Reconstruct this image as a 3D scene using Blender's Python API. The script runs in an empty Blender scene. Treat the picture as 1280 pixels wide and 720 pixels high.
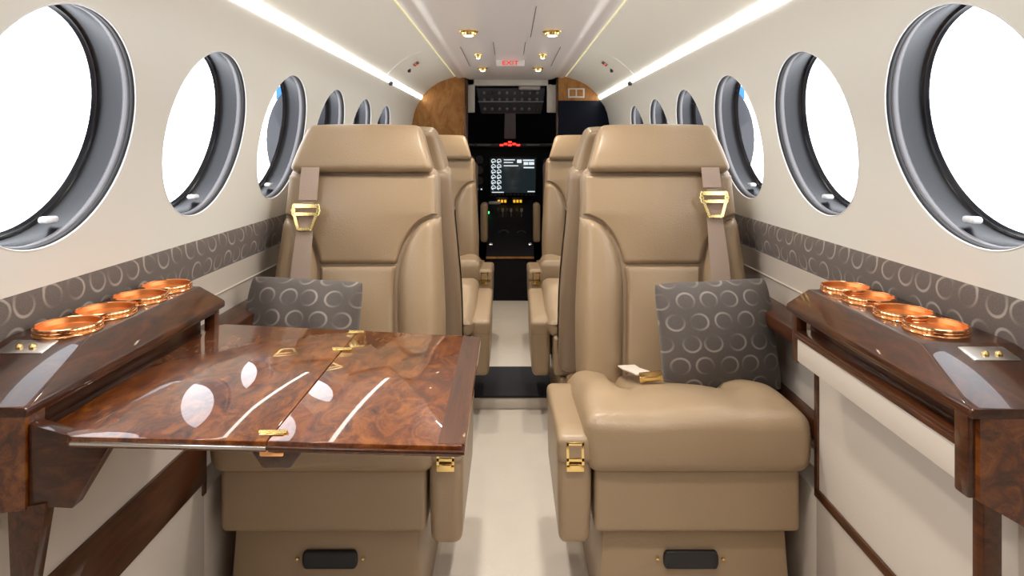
import bpy, bmesh, math, random
from mathutils import Vector, Matrix
random.seed(7)
PI = math.pi
H = 0.98            # camera height above the cabin floor; all coordinates below have z = 0 at eye level
FL = -H
scn = bpy.context.scene
col = scn.collection

# ------------------------------------------------------------------ materials
def mat(name, color, rough=0.5, metal=0.0, coat=0.0, spec=0.5, emit=None, estr=0.0, bump=0.0, bscale=200.0, var=0.0, vscale=8.0):
    m = bpy.data.materials.new(name); m.use_nodes = True
    nt = m.node_tree; b = nt.nodes['Principled BSDF']
    b.inputs['Base Color'].default_value = (*color, 1)
    b.inputs['Roughness'].default_value = rough
    b.inputs['Metallic'].default_value = metal
    b.inputs['Coat Weight'].default_value = coat
    b.inputs['Coat Roughness'].default_value = 0.03
    b.inputs['Specular IOR Level'].default_value = spec
    if emit:
        b.inputs['Emission Color'].default_value = (*emit, 1)
        b.inputs['Emission Strength'].default_value = estr
    tc = nt.nodes.new('ShaderNodeTexCoord')
    if var > 0:
        n = nt.nodes.new('ShaderNodeTexNoise'); n.inputs['Scale'].default_value = vscale; n.inputs['Detail'].default_value = 3
        nt.links.new(tc.outputs['Object'], n.inputs['Vector'])
        r = nt.nodes.new('ShaderNodeMix'); r.data_type = 'RGBA'
        r.inputs['A'].default_value = (*[c * (1 - var) for c in color], 1)
        r.inputs['B'].default_value = (*[min(1, c * (1 + var)) for c in color], 1)
        nt.links.new(n.outputs['Fac'], r.inputs['Factor']); nt.links.new(r.outputs['Result'], b.inputs['Base Color'])
    if bump > 0:
        n = nt.nodes.new('ShaderNodeTexNoise'); n.inputs['Scale'].default_value = bscale; n.inputs['Detail'].default_value = 2
        nt.links.new(tc.outputs['Object'], n.inputs['Vector'])
        bp = nt.nodes.new('ShaderNodeBump'); bp.inputs['Strength'].default_value = bump; bp.inputs['Distance'].default_value = 0.002
        nt.links.new(n.outputs['Fac'], bp.inputs['Height']); nt.links.new(bp.outputs['Normal'], b.inputs['Normal'])
    return m

def wood(name, stops, coat=1.0, rough=0.35, scale=(13, 7, 13), dist=1.5, nscale=2.6):
    m = bpy.data.materials.new(name); m.use_nodes = True
    nt = m.node_tree; b = nt.nodes['Principled BSDF']; L = nt.links.new
    tc = nt.nodes.new('ShaderNodeTexCoord'); mp = nt.nodes.new('ShaderNodeMapping'); mp.inputs['Scale'].default_value = scale
    L(tc.outputs['Object'], mp.inputs['Vector'])
    n = nt.nodes.new('ShaderNodeTexNoise'); n.inputs['Scale'].default_value = nscale; n.inputs['Detail'].default_value = 9
    n.inputs['Roughness'].default_value = 0.62; n.inputs['Distortion'].default_value = dist
    L(mp.outputs['Vector'], n.inputs['Vector'])
    f = nt.nodes.new('ShaderNodeTexNoise'); f.inputs['Scale'].default_value = 38; f.inputs['Detail'].default_value = 4; f.inputs['Distortion'].default_value = 1.0
    L(mp.outputs['Vector'], f.inputs['Vector'])
    mx = nt.nodes.new('ShaderNodeMath'); mx.operation = 'MULTIPLY_ADD'; mx.inputs[1].default_value = 0.22
    L(f.outputs['Fac'], mx.inputs[0]); L(n.outputs['Fac'], mx.inputs[2])
    cr = nt.nodes.new('ShaderNodeValToRGB'); e = cr.color_ramp.elements
    while len(e) > 1: e.remove(e[-1])
    e[0].position = stops[0][0]; e[0].color = (*stops[0][1], 1)
    for p, c in stops[1:]:
        k = e.new(p); k.color = (*c, 1)
    L(mx.outputs[0], cr.inputs['Fac']); L(cr.outputs['Color'], b.inputs['Base Color'])
    b.inputs['Roughness'].default_value = rough; b.inputs['Coat Weight'].default_value = coat
    b.inputs['Coat Roughness'].default_value = 0.02; b.inputs['Coat IOR'].default_value = 1.5
    b.inputs['Specular IOR Level'].default_value = 0.25
    return m

def ring_fabric(name, axes, base=(0.115, 0.09, 0.078), ring=(0.36, 0.31, 0.27), cell=0.052, rad=0.36):
    m = bpy.data.materials.new(name); m.use_nodes = True
    nt = m.node_tree; b = nt.nodes['Principled BSDF']; L = nt.links.new
    def M(op, a, c=None, d=None):
        n = nt.nodes.new('ShaderNodeMath'); n.operation = op
        for i, v in enumerate((a, c, d)):
            if v is None: continue
            if isinstance(v, (int, float)): n.inputs[i].default_value = v
            else: L(v, n.inputs[i])
        return n.outputs[0]
    tc = nt.nodes.new('ShaderNodeTexCoord'); sp = nt.nodes.new('ShaderNodeSeparateXYZ'); L(tc.outputs['Object'], sp.inputs[0])
    u = M('DIVIDE', sp.outputs[axes[0]], cell); v = M('DIVIDE', sp.outputs[axes[1]], cell * 0.92)
    row = M('FLOOR', v); off = M('MULTIPLY', M('FLOORED_MODULO', row, 2.0), 0.5)
    u2 = M('ADD', u, off); cu = M('FLOOR', u2)
    cb = nt.nodes.new('ShaderNodeCombineXYZ'); L(cu, cb.inputs[0]); L(row, cb.inputs[1])
    wn = nt.nodes.new('ShaderNodeTexWhiteNoise'); wn.noise_dimensions = '2D'; L(cb.outputs[0], wn.inputs['Vector'])
    rs = nt.nodes.new('ShaderNodeSeparateColor'); L(wn.outputs['Color'], rs.inputs[0])
    jx = M('MULTIPLY', M('SUBTRACT', rs.outputs[0], 0.5), 0.14)
    du = M('ADD', M('SUBTRACT', M('FRACT', u2), 0.5), jx); dv = M('SUBTRACT', M('FRACT', v), 0.5)
    ln = M('SQRT', M('ADD', M('MULTIPLY', du, du), M('MULTIPLY', dv, dv)))
    dd = M('ABSOLUTE', M('SUBTRACT', ln, rad))
    ms = nt.nodes.new('ShaderNodeMapRange'); ms.inputs['From Min'].default_value = 0.062; ms.inputs['From Max'].default_value = 0.025
    L(dd, ms.inputs['Value'])
    ang = M('ADD', M('ARCTAN2', dv, du), M('MULTIPLY', rs.outputs[1], 6.28))
    cres = M('MULTIPLY_ADD', M('SINE', ang), 0.48, 0.5)
    fac = M('MULTIPLY', ms.outputs[0], cres)
    ns = nt.nodes.new('ShaderNodeTexNoise'); ns.inputs['Scale'].default_value = 420; L(tc.outputs['Object'], ns.inputs['Vector'])
    c0 = nt.nodes.new('ShaderNodeMix'); c0.data_type = 'RGBA'
    c0.inputs['A'].default_value = (*[x * .7 for x in base], 1); c0.inputs['B'].default_value = (*[x * 1.35 for x in base], 1)
    L(ns.outputs['Fac'], c0.inputs['Factor'])
    mx = nt.nodes.new('ShaderNodeMix'); mx.data_type = 'RGBA'; L(fac, mx.inputs['Factor'])
    L(c0.outputs['Result'], mx.inputs['A']); mx.inputs['B'].default_value = (*ring, 1)
    L(mx.outputs['Result'], b.inputs['Base Color']); b.inputs['Roughness'].default_value = 0.75
    b.inputs['Sheen Weight'].default_value = 0.15
    bp = nt.nodes.new('ShaderNodeBump'); bp.inputs['Strength'].default_value = 0.3; bp.inputs['Distance'].default_value = 0.001
    L(ns.outputs['Fac'], bp.inputs['Height']); L(bp.outputs['Normal'], b.inputs['Normal'])
    return m

M = {}
M['leather'] = mat('tan_leather', (0.32, 0.225, 0.136), 0.34, bump=0.25, bscale=260, var=0.05, vscale=5)
M['leather_back'] = mat('taupe_leather', (0.30, 0.213, 0.140), 0.40, bump=0.2, bscale=260)
M['webbing'] = mat('belt_webbing', (0.38, 0.28, 0.22), 0.6, bump=0.5, bscale=600)
M['webbing_light'] = mat('belt_webbing_light', (0.75, 0.66, 0.57), 0.55, bump=0.5, bscale=600)
M['gold'] = mat('polished_gold', (0.85, 0.62, 0.25), 0.16, metal=1)
M['copper'] = mat('rose_copper', (0.92, 0.47, 0.22), 0.13, metal=1)
M['copper_in'] = mat('satin_copper', (0.80, 0.34, 0.12), 0.38, metal=1)
M['steel'] = mat('steel', (0.62, 0.6, 0.58), 0.25, metal=1)
M['wall'] = mat('ivory_wall_panel', (0.84, 0.83, 0.765), 0.55, var=0.015, vscale=3)
M['lower_wall'] = mat('cream_lower_panel', (0.53, 0.465, 0.40), 0.5, bump=0.1)
M['ceil'] = mat('ivory_headliner', (0.83, 0.82, 0.75), 0.5)
M['ceil_mid'] = mat('pearl_headliner', (0.74, 0.70, 0.68), 0.32)
M['bezel'] = mat('white_bezel', (0.85, 0.84, 0.82), 0.3)
M['reveal'] = mat('smoked_reveal', (0.012, 0.012, 0.015), 0.26, spec=0.35, var=0.4, vscale=9)
M['piping'] = mat('grey_gasket', (0.17, 0.16, 0.165), 0.32)
M['blackgasket'] = mat('black_gasket', (0.012, 0.012, 0.013), 0.4)
M['clear'] = mat('clear_plastic', (0.9, 0.9, 0.92), 0.08, coat=1)
M['carpet'] = mat('beige_carpet', (0.70, 0.64, 0.57), 0.9, bump=0.8, bscale=500, var=0.05, vscale=14)
M['spar'] = mat('navy_carpet', (0.012, 0.013, 0.02), 0.85, bump=0.6, bscale=500)
M['black'] = mat('black_plastic', (0.008, 0.008, 0.010), 0.45)
M['cockpit'] = mat('cockpit_black', (0.008, 0.008, 0.012), 0.6, spec=0.2)
M['panelgrey'] = mat('panel_grey', (0.085, 0.085, 0.09), 0.5)
M['postgrey'] = mat('post_grey', (0.30, 0.29, 0.29), 0.5)
M['navy'] = mat('navy_panel', (0.004, 0.006, 0.016), 0.6, spec=0.15)
M['strip'] = mat('light_strip', (1, 1, 1), 0.5, emit=(1.0, 0.97, 0.90), estr=9.5)
M['groove'] = mat('groove_light', (0.8, 0.78, 0.4), 0.5, emit=(0.9, 0.85, 0.45), estr=0.75)
M['lens'] = mat('lamp_lens', (1, 1, 1), 0.3, emit=(1.0, 0.93, 0.75), estr=6)
M['red'] = mat('red_light', (0.8, 0.02, 0.02), 0.4, emit=(1.0, 0.02, 0.015), estr=5)
M['redink'] = mat('red_letter', (0.75, 0.02, 0.015), 0.4, emit=(1.0, 0.03, 0.02), estr=0.5)
M['amber'] = mat('amber_light', (0.8, 0.4, 0.02), 0.4, emit=(1.0, 0.5, 0.03), estr=1.0)
M['green'] = mat('green_light', (0.1, 0.8, 0.2), 0.4, emit=(0.1, 1.0, 0.3), estr=1.5)
M['screen'] = mat('screen_dark', (0.01, 0.012, 0.015), 0.15, emit=(0.02, 0.03, 0.035), estr=0.6)
M['glyph'] = mat('screen_white', (0.5, 0.5, 0.5), 0.5, emit=(0.85, 0.95, 1.0), estr=0.9)
M['whiteplastic'] = mat('white_plastic', (0.7, 0.66, 0.6), 0.4)
M['nacelle'] = mat('nacelle_paint', (0.016, 0.016, 0.020), 0.5, spec=0.3)
M['blue'] = mat('blue_paint', (0.003, 0.12, 0.40), 0.4)
M['whitepaint'] = mat('white_paint', (0.7, 0.7, 0.72), 0.35)
M['burl'] = wood('burl_walnut', [(0.40, (0.02, 0.0035, 0.0008)), (0.56, (0.085, 0.018, 0.0022)), (0.70, (0.165, 0.045, 0.006)), (0.85, (0.23, 0.078, 0.012))])
M['burl_side'] = wood('walnut_side', [(0.40, (0.012, 0.003, 0.001)), (0.6, (0.042, 0.010, 0.002)), (0.8, (0.085, 0.023, 0.005))], coat=0.65, scale=(6, 2.5, 14))
M['trimwood'] = wood('trim_walnut', [(0.4, (0.018, 0.005, 0.002)), (0.75, (0.08, 0.024, 0.008))], coat=0.7, scale=(20, 2, 20))
M['bulkwood'] = wood('bulkhead_burl', [(0.35, (0.20, 0.075, 0.02)), (0.6, (0.38, 0.17, 0.05)), (0.85, (0.5, 0.27, 0.09))], coat=0.0, rough=0.5, scale=(6, 6, 3))
M['band'] = ring_fabric('ring_fabric_band', (1, 2), cell=0.052)
M['pillow'] = ring_fabric('ring_fabric_pillow', (0, 2), cell=0.055, base=(0.078, 0.063, 0.055), ring=(0.26, 0.22, 0.19))

def glass_mat():
    m = bpy.data.materials.new('window_glass'); m.use_nodes = True; nt = m.node_tree; nt.nodes.clear()
    o = nt.nodes.new('ShaderNodeOutputMaterial'); t = nt.nodes.new('ShaderNodeBsdfTransparent'); g = nt.nodes.new('ShaderNodeBsdfGlossy')
    t.inputs[0].default_value = (0.97, 0.98, 1, 1); g.inputs['Roughness'].default_value = 0.02
    lw = nt.nodes.new('ShaderNodeLayerWeight'); lw.inputs['Blend'].default_value = 0.5
    pw = nt.nodes.new('ShaderNodeMath'); pw.operation = 'POWER'; pw.inputs[1].default_value = 5
    ma = nt.nodes.new('ShaderNodeMath'); ma.operation = 'MULTIPLY_ADD'; ma.inputs[1].default_value = 0.4; ma.inputs[2].default_value = 0.02
    mx = nt.nodes.new('ShaderNodeMixShader'); L = nt.links.new
    L(lw.outputs['Facing'], pw.inputs[0]); L(pw.outputs[0], ma.inputs[0]); L(ma.outputs[0], mx.inputs[0]); L(t.outputs[0], mx.inputs[1]); L(g.outputs[0], mx.inputs[2]); L(mx.outputs[0], o.inputs[0])
    return m
M['glass'] = glass_mat()

# ------------------------------------------------------------------ helpers
def thing(name, label, cat, loc, rz=0, group=None):
    o = bpy.data.objects.new(name, None); col.objects.link(o)
    o.location = loc; o.rotation_euler = (0, 0, rz); o.empty_display_size = 0.05
    o['label'] = label; o['category'] = cat
    if group: o['group'] = group
    return o
def tag(o, label, cat, group=None):
    o['label'] = label; o['category'] = cat
    if group: o['group'] = group
    return o
def struct(o):
    o['kind'] = 'structure'; return o

def world_loc(o):
    v = Vector((0, 0, 0))
    while o: v += o.location; o = o.parent
    return v

class MB:
    def __init__(s): s.v = []; s.f = []
    def add(s, vs, fs):
        n = len(s.v); s.v += [Vector(v) for v in vs]; s.f += [[i + n for i in f] for f in fs]; return s
    def addbm(s, bm, mx=None):
        bm.verts.ensure_lookup_table(); bm.verts.index_update()
        vs = [(mx @ v.co) if mx else v.co.copy() for v in bm.verts]
        s.add(vs, [[v.index for v in f.verts] for f in bm.faces]); bm.free(); return s
    def box(s, lo, hi, bevel=0.0, seg=2, mx=None):
        bm = bmesh.new(); bmesh.ops.create_cube(bm, size=1)
        lo = Vector(lo); hi = Vector(hi)
        for v in bm.verts:
            v.co = Vector(((lo[i] + hi[i]) / 2 + v.co[i] * (hi[i] - lo[i])) for i in range(3))
        if bevel > 0: bmesh.ops.bevel(bm, geom=bm.edges[:], offset=bevel, segments=seg, affect='EDGES', profile=0.5)
        return s.addbm(bm, mx)
    def hull(s, pts, bevel=0.0, seg=2, mx=None):
        bm = bmesh.new()
        for p in pts: bm.verts.new(p)
        bmesh.ops.convex_hull(bm, input=bm.verts[:])
        bmesh.ops.dissolve_limit(bm, angle_limit=0.02, verts=bm.verts[:], edges=bm.edges[:])
        if bevel > 0: bmesh.ops.bevel(bm, geom=bm.edges[:], offset=bevel, segments=seg, affect='EDGES', profile=0.5)
        return s.addbm(bm, mx)
    def prism(s, poly, a, b, plane='xz', bevel=0.0, mx=None):
        def P(p, d): return {'xz': (p[0], d, p[1]), 'yz': (d, p[0], p[1]), 'xy': (p[0], p[1], d)}[plane]
        bm = bmesh.new()
        f0 = bm.faces.new([bm.verts.new(P(p, a)) for p in poly])
        r = bmesh.ops.extrude_face_region(bm, geom=[f0])
        dv = Vector(P((0, 0), b - a))
        for v in r['geom']:
            if isinstance(v, bmesh.types.BMVert): v.co += dv
        bmesh.ops.recalc_face_normals(bm, faces=bm.faces[:])
        if bevel > 0: bmesh.ops.bevel(bm, geom=bm.edges[:], offset=bevel, segments=2, affect='EDGES', profile=0.5)
        return s.addbm(bm, mx)
    def grid(s, fn, nu, nv, cu=False, cv=False):
        vs = [fn(i / (nu if cu else nu - 1), j / (nv if cv else nv - 1)) for i in range(nu) for j in range(nv)]
        fs = []
        for i in range(nu if cu else nu - 1):
            for j in range(nv if cv else nv - 1):
                a = i * nv + j; b = ((i + 1) % nu) * nv + j; c = ((i + 1) % nu) * nv + (j + 1) % nv; d = i * nv + (j + 1) % nv
                fs.append([a, b, c, d])
        return s.add(vs, fs)
    def lathe(s, prof, mx=Matrix(), n=24, caps=True):   # prof (r, z) about local z
        vs = []; fs = []
        m = len(prof)
        for i in range(n):
            a = 2 * PI * i / n
            for r, z in prof: vs.append(mx @ Vector((r * math.cos(a), r * math.sin(a), z)))
        for i in range(n):
            k = (i + 1) % n
            for j in range(m - 1): fs.append([i * m + j, k * m + j, k * m + j + 1, i * m + j + 1])
        if caps:
            if prof[0][0] > 1e-5: fs.append([i * m for i in range(n)][::-1])
            if prof[-1][0] > 1e-5: fs.append([i * m + m - 1 for i in range(n)])
        return s.add(vs, fs)
    def cyl(s, p0, p1, r, r1=None, n=16):
        p0 = Vector(p0); p1 = Vector(p1); d = p1 - p0
        q = d.to_track_quat('Z', 'Y').to_matrix().to_4x4()
        return s.lathe([(r, 0), (r if r1 is None else r1, d.length)], Matrix.Translation(p0) @ q, n)
    def tube(s, pts, r, n=8, closed=False):
        pts = [Vector(p) for p in pts]; N = len(pts); vs = []; fs = []
        for i, p in enumerate(pts):
            a = pts[i - 1] if (i > 0 or closed) else p; b = pts[(i + 1) % N] if (i < N - 1 or closed) else p
            q = (b - a).to_track_quat('Z', 'Y')
            for k in range(n):
                t = 2 * PI * k / n; vs.append(p + q @ Vector((r * math.cos(t), r * math.sin(t), 0)))
        for i in range(N if closed else N - 1):
            j = (i + 1) % N
            for k in range(n): fs.append([i * n + k, j * n + k, j * n + (k + 1) % n, i * n + (k + 1) % n])
        if not closed: fs += [list(range(n))[::-1], [(N - 1) * n + k for k in range(n)]]
        return s.add(vs, fs)
    def pad(s, half, r, deform=None, mx=Matrix(), m=8, k=4):
        """rounded box with an even grid, then bent by deform(Vector)->Vector"""
        def axis(h):
            a = [-h + r * (1 - math.cos(PI / 2 * i / k)) for i in range(k)]
            b = [-(h - r) + 2 * (h - r) * i / m for i in range(m + 1)]
            return a + b + [-x for x in reversed(a)]
        A = [axis(h) for h in half]; idx = {}; vs = []; fs = []
        def vid(i, j, l):
            if (i, j, l) in idx: return idx[(i, j, l)]
            p = Vector((A[0][i], A[1][j], A[2][l]))
            q = Vector([max(-(half[t] - r), min(half[t] - r, p[t])) for t in range(3)])
            d = p - q
            if d.length > 1e-9: p = q + d.normalized() * r
            if deform: p = deform(p)
            idx[(i, j, l)] = len(vs); vs.append(mx @ p); return idx[(i, j, l)]
        n = [len(a) - 1 for a in A]
        for i in range(n[0]):
            for j in range(n[1]):
                fs.append([vid(i, j, 0), vid(i, j + 1, 0), vid(i + 1, j + 1, 0), vid(i + 1, j, 0)])
                fs.append([vid(i, j, n[2]), vid(i + 1, j, n[2]), vid(i + 1, j + 1, n[2]), vid(i, j + 1, n[2])])
        for i in range(n[0]):
            for l in range(n[2]):
                fs.append([vid(i, 0, l), vid(i + 1, 0, l), vid(i + 1, 0, l + 1), vid(i, 0, l + 1)])
                fs.append([vid(i, n[1], l), vid(i, n[1], l + 1), vid(i + 1, n[1], l + 1), vid(i + 1, n[1], l)])
        for j in range(n[1]):
            for l in range(n[2]):
                fs.append([vid(0, j, l), vid(0, j, l + 1), vid(0, j + 1, l + 1), vid(0, j + 1, l)])
                fs.append([vid(n[0], j, l), vid(n[0], j + 1, l), vid(n[0], j + 1, l + 1), vid(n[0], j, l + 1)])
        return s.add(vs, fs)
    def ribbon(s, pts, wd, w, th, nrm):
        wd = Vector(wd).normalized(); nrm = Vector(nrm).normalized(); vs = []; fs = []
        ws = w if isinstance(w, (list, tuple)) else [w] * len(pts)
        for p, ww in zip(pts, ws):
            p = Vector(p)
            for a, b in ((-1, -1), (1, -1), (1, 1), (-1, 1)): vs.append(p + wd * a * ww / 2 + nrm * b * th / 2)
        for i in range(len(pts) - 1):
            for k in range(4): fs.append([i * 4 + k, i * 4 + (k + 1) % 4, i * 4 + 4 + (k + 1) % 4, i * 4 + 4 + k])
        fs += [[3, 2, 1, 0], [len(vs) - 4 + k for k in range(4)]]
        return s.add(vs, fs)
    def build(s, name, m, parent=None, world=True, angle=35, normals=None, recalc=True):
        off = Vector((0, 0, 0))
        if parent is not None and world: off = world_loc(parent)
        if parent is None:
            lo = [min(v[i] for v in s.v) for i in range(3)]; hi = [max(v[i] for v in s.v) for i in range(3)]
            off = Vector(((lo[0] + hi[0]) / 2, (lo[1] + hi[1]) / 2, lo[2]))
        me = bpy.data.meshes.new(name)
        me.from_pydata([v - off for v in s.v], [], s.f)
        if recalc:
            bm = bmesh.new(); bm.from_mesh(me)
            bmesh.ops.recalc_face_normals(bm, faces=bm.faces[:]); bm.to_mesh(me); bm.free()
        me.update()
        me.polygons.foreach_set('use_smooth', [True] * len(me.polygons))
        if normals: me.normals_split_custom_set_from_vertices(normals)
        else: me.set_sharp_from_angle(angle=math.radians(angle))
        me.materials.append(m)
        o = bpy.data.objects.new(name, me); col.objects.link(o)
        if parent is not None: o.parent = parent
        else: o.location = off
        return o

def txt(name, body, size, m, mx, parent, ext=0.0006):
    c = bpy.data.curves.new('tmp_text', 'FONT'); c.body = body; c.size = size; c.extrude = ext; c.align_x = 'CENTER'; c.align_y = 'CENTER'
    o = bpy.data.objects.new('tmp_text', c); col.objects.link(o)
    bpy.context.view_layer.update()
    me = bpy.data.meshes.new_from_object(o); bpy.data.objects.remove(o)
    me.materials.clear(); me.materials.append(m)
    off = world_loc(parent)
    for v in me.vertices: v.co = mx @ v.co - off
    t = bpy.data.objects.new(name, me); col.objects.link(t); t.parent = parent
    return t

def lerp(a, b, t): return a + (b - a) * t
def sstep(a, b, x):
    t = max(0, min(1, (x - a) / (b - a))); return t * t * (3 - 2 * t)

Y0, Y1 = -0.5, 4.10
# ------------------------------------------------------------------ room shell
def WX(z): return 0.658 - 0.1955 * z - 2.8 * max(0, z - 0.2) ** 2
def WS(z): return -0.1955 - 5.6 * max(0, z - 0.2)
ZT, ZB = 0.302, -0.21
WC, WR, PITCH = 0.027, 0.178, 0.457
centres = [0.93 + PITCH * k for k in range(-2, 6)]

def wall_pt(sg, y, z, d=0.0):
    n = Vector((1, 0, -WS(z))).normalized()
    return Vector((sg * (WX(z) + n.x * d), y, z + n.z * d))
def build_wall(sg, side):
    mb = MB(); nr = []
    def nn(z):
        n = Vector((-1, 0, WS(z))).normalized(); return (sg * n.x, 0, n.z)
    za, zb = ZB, 0.262
    def addgrid(ya, yb, z0, z1, nu, nv):
        n0 = len(mb.v)
        mb.grid(lambda u, v: wall_pt(sg, lerp(ya, yb, u), lerp(z0, z1, v)), nu, nv)
        for i in range(nu):
            for j in range(nv): nr.append(nn(lerp(z0, z1, j / (nv - 1))))
    closed = [centres[0] - PITCH, centres[-1] + PITCH, centres[-1] + 2 * PITCH]
    for c in centres + closed:
        N = 64; K = 5; hy = PITCH / 2
        corner = [math.atan2(zz - WC, yy) for zz in (za, zb) for yy in (-hy, hy)]
        angs = sorted([2 * PI * i / N - PI for i in range(N)] + corner)
        pts = []
        for a in angs:
            ca, sa = math.cos(a), math.sin(a)
            t = min([hy / abs(ca)] if abs(ca) > 1e-6 else [9])
            if sa > 1e-6: t = min(t, (zb - WC) / sa)
            if sa < -1e-6: t = min(t, (za - WC) / sa)
            for k in range(K + 1):
                r = lerp(0.0 if c in closed else WR, t, k / K); pts.append((c + r * ca, WC + r * sa))
        n0 = len(angs); vs = [wall_pt(sg, y, z) for y, z in pts]; fs = []
        for i in range(n0):
            j = (i + 1) % n0
            for k in range(K): fs.append([i * (K + 1) + k, j * (K + 1) + k, j * (K + 1) + k + 1, i * (K + 1) + k + 1])
        mb.add(vs, fs); nr.extend(nn(z) for y, z in pts)
    addgrid(Y0, Y1, zb, ZT, 3, 6)
    for k, f in enumerate(mb.f):
        a, b_, c_ = (mb.v[f[i]] for i in range(3)); nf = (b_ - a).cross(c_ - a)
        if nf.length < 1e-10: nf = (mb.v[f[2]] - mb.v[f[0]]).cross(mb.v[f[3]] - mb.v[f[1]])
        if nf.dot(Vector(nr[f[0]])) < 0: mb.f[k] = f[::-1]
    o = mb.build('wall_' + side, M['wall'], normals=None, recalc=False, angle=60)
    o.data.normals_split_custom_set_from_vertices(nr)
    struct(o)
    # lip at the cove and the thin return below the light
    b = MB().grid(lambda u, v: Vector((sg * lerp(WX(ZT), WX(ZT) + 0.03, v), lerp(Y0, Y1, u), ZT + 0.002 * math.sin(v * PI))), 2, 4)
    struct(b.build('trim_cove_' + side, M['wall']))
    # lower wall under the fabric band
    prof = [(0.699, -0.295), (0.70, -0.35), (0.695, -0.352), (0.70, -0.356), (0.70, -0.5), (0.68, -0.7), (0.64, -0.98)]
    vs = []; fs = []
    for y in (Y0, Y1):
        for x, z in prof: vs.append((sg * x, y, z))
    n = len(prof)
    for i in range(n - 1): fs.append([i, i + 1, n + i + 1, n + i])
    struct(MB().add(vs, fs).build('wall_lower_' + side, M['lower_wall']))
    # patterned band, slightly padded
    def band(u, v):
        z = lerp(-0.297, -0.207, v); e = 0.010 * math.sin(PI * v) ** 0.5 if 0 < v < 1 else 0
        return Vector((sg * (0.7005 - e), lerp(Y0, Y1, u), z))
    struct(MB().grid(band, 2, 9).build('trim_band_' + side, M['band']))
    # wooden rail behind the ledge, wooden skirting stripe
    struct(MB().box((min(sg * 0.625, sg * 0.705), 1.26, -0.44), (max(sg * 0.625, sg * 0.705), 3.7, -0.405), 0.006).build('trim_rail_' + side, M['trimwood']))
    struct(MB().box((min(sg * 0.66, sg * 0.70), 1.26, -0.64), (max(sg * 0.66, sg * 0.70), 4.09, -0.60), 0.004).build('baseboard_' + side, M['trimwood']))
build_wall(-1, 'left'); build_wall(1, 'right')

# windows
wn = 0
for sg, side in ((-1, 'left'), (1, 'right')):
    for c in centres:
        wn += 1
        def rings(prof, N=72):
            mb = MB()
            mb.grid(lambda u, v: wall_pt(sg, c + prof(v)[0] * math.cos(2 * PI * u), WC + prof(v)[0] * math.sin(2 * PI * u), prof(v)[1]), N, 1, cu=True)
            return mb
        def lath(pr, N=72):
            mb = MB(); vs = []; fs = []; m = len(pr)
            for i in range(N):
                a = 2 * PI * i / N
                for r, d in pr: vs.append(wall_pt(sg, c + r * math.cos(a), WC + r * math.sin(a), d))
            for i in range(N):
                k = (i + 1) % N
                for j in range(m - 1): fs.append([i * m + j, k * m + j, k * m + j + 1, i * m + j + 1])
            return mb.add(vs, fs)
        w = struct(lath([(0.1788, 0.001), (0.1782, -0.0005), (0.1772, -0.0010), (0.1763, -0.0004), (0.1757, 0.002)]).build('window_%d' % wn, M['bezel']))
        lath([(0.1757, 0.002), (0.1745, 0.004), (0.1745, 0.009), (0.176, 0.011)]).build('gasket', M['blackgasket'], w)
        lath([(0.176, 0.011), (0.175, 0.012), (0.1743, 0.015), (0.1745, 0.019), (0.176, 0.023), (0.178, 0.025)]).build('inner_rim', M['piping'], w)
        lath([(0.178, 0.025), (0.180, 0.036), (0.181, 0.050), (0.180, 0.063), (0.177, 0.068), (0.175, 0.069), (0.174, 0.067), (0.173, 0.070), (0.170, 0.074)]).build('reveal', M['reveal'], w)
        lath([(0.0, 0.072), (0.05, 0.072), (0.11, 0.072), (0.172, 0.072)]).build('pane', M['glass'], w)
        p = wall_pt(sg, c + 0.072, WC - 0.150, 0.042)
        MB().pad((0.010, 0.013, 0.006), 0.0058, mx=Matrix.Translation(p), m=3).build('shade_knob', M['clear'], w)

# ceiling panels: curved sides, dropped centre panel
def ceil_side(sg, side):
    pr = []
    for i in range(13):
        t = i / 12; x = lerp(0.566, 0.356, t); z = lerp(0.318, 0.443, t) + 0.020 * math.sin(PI * t); pr.append((x + 0.012 * math.sin(PI * t), z))
    pr = [(WX(ZT) + 0.03, 0.304), (0.590, 0.316)] + pr + [(0.354, 0.470)]
    for (a, b, nm) in ((Y0, 2.900, 'ceiling_side_'), (2.902, Y1, 'ceiling_front_')):
        vs = [(sg * x, y, z) for y in (a, b) for x, z in pr]; n = len(pr)
        struct(MB().add(vs, [[i, i + 1, n + i + 1, n + i] for i in range(n - 1)]).build(nm + side, M['ceil']))
    g = MB().box((min(sg * 0.346, sg * 0.358), Y0, 0.448), (max(sg * 0.346, sg * 0.358), Y1, 0.454))
    tag(g.build('light_strip', M['groove']), 'faint yellow light line in the ceiling groove on the %s of the cabin' % side, 'light', 'thin light lines beside the centre headliner')
    s = MB().hull([(sg * x, y, z) for y in (Y0, Y1 - 0.02) for x, z in ((0.5690, 0.2990), (0.5640, 0.3065), (0.5600, 0.3185), (0.580, 0.3185), (0.584, 0.3035))])
    tag(s.build('light_strip', M['strip']), 'bright white light strip above the %s row of windows' % side, 'light', 'bright cove strips above the windows')
ceil_side(-1, 'left'); ceil_side(1, 'right')
pr = [(0.352, 0.458), (0.345, 0.441), (0.325, 0.437), (0.306, 0.442), (0.290, 0.440), (0.275, 0.432), (0.255, 0.4275), (0, 0.427)]
pr = pr + [(-x, z) for x, z in reversed(pr[:-1])]
n = len(pr)
struct(MB().add([(x, y, z) for y in (Y0, Y1) for x, z in pr], [[i, i + 1, n + i + 1, n + i] for i in range(n - 1)]).build('ceiling', M['ceil_mid']))
struct(MB().box((-0.75, Y0, 0.475), (0.75, 5.8, 0.49)).build('ceiling_outer', M['ceil']))
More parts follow.
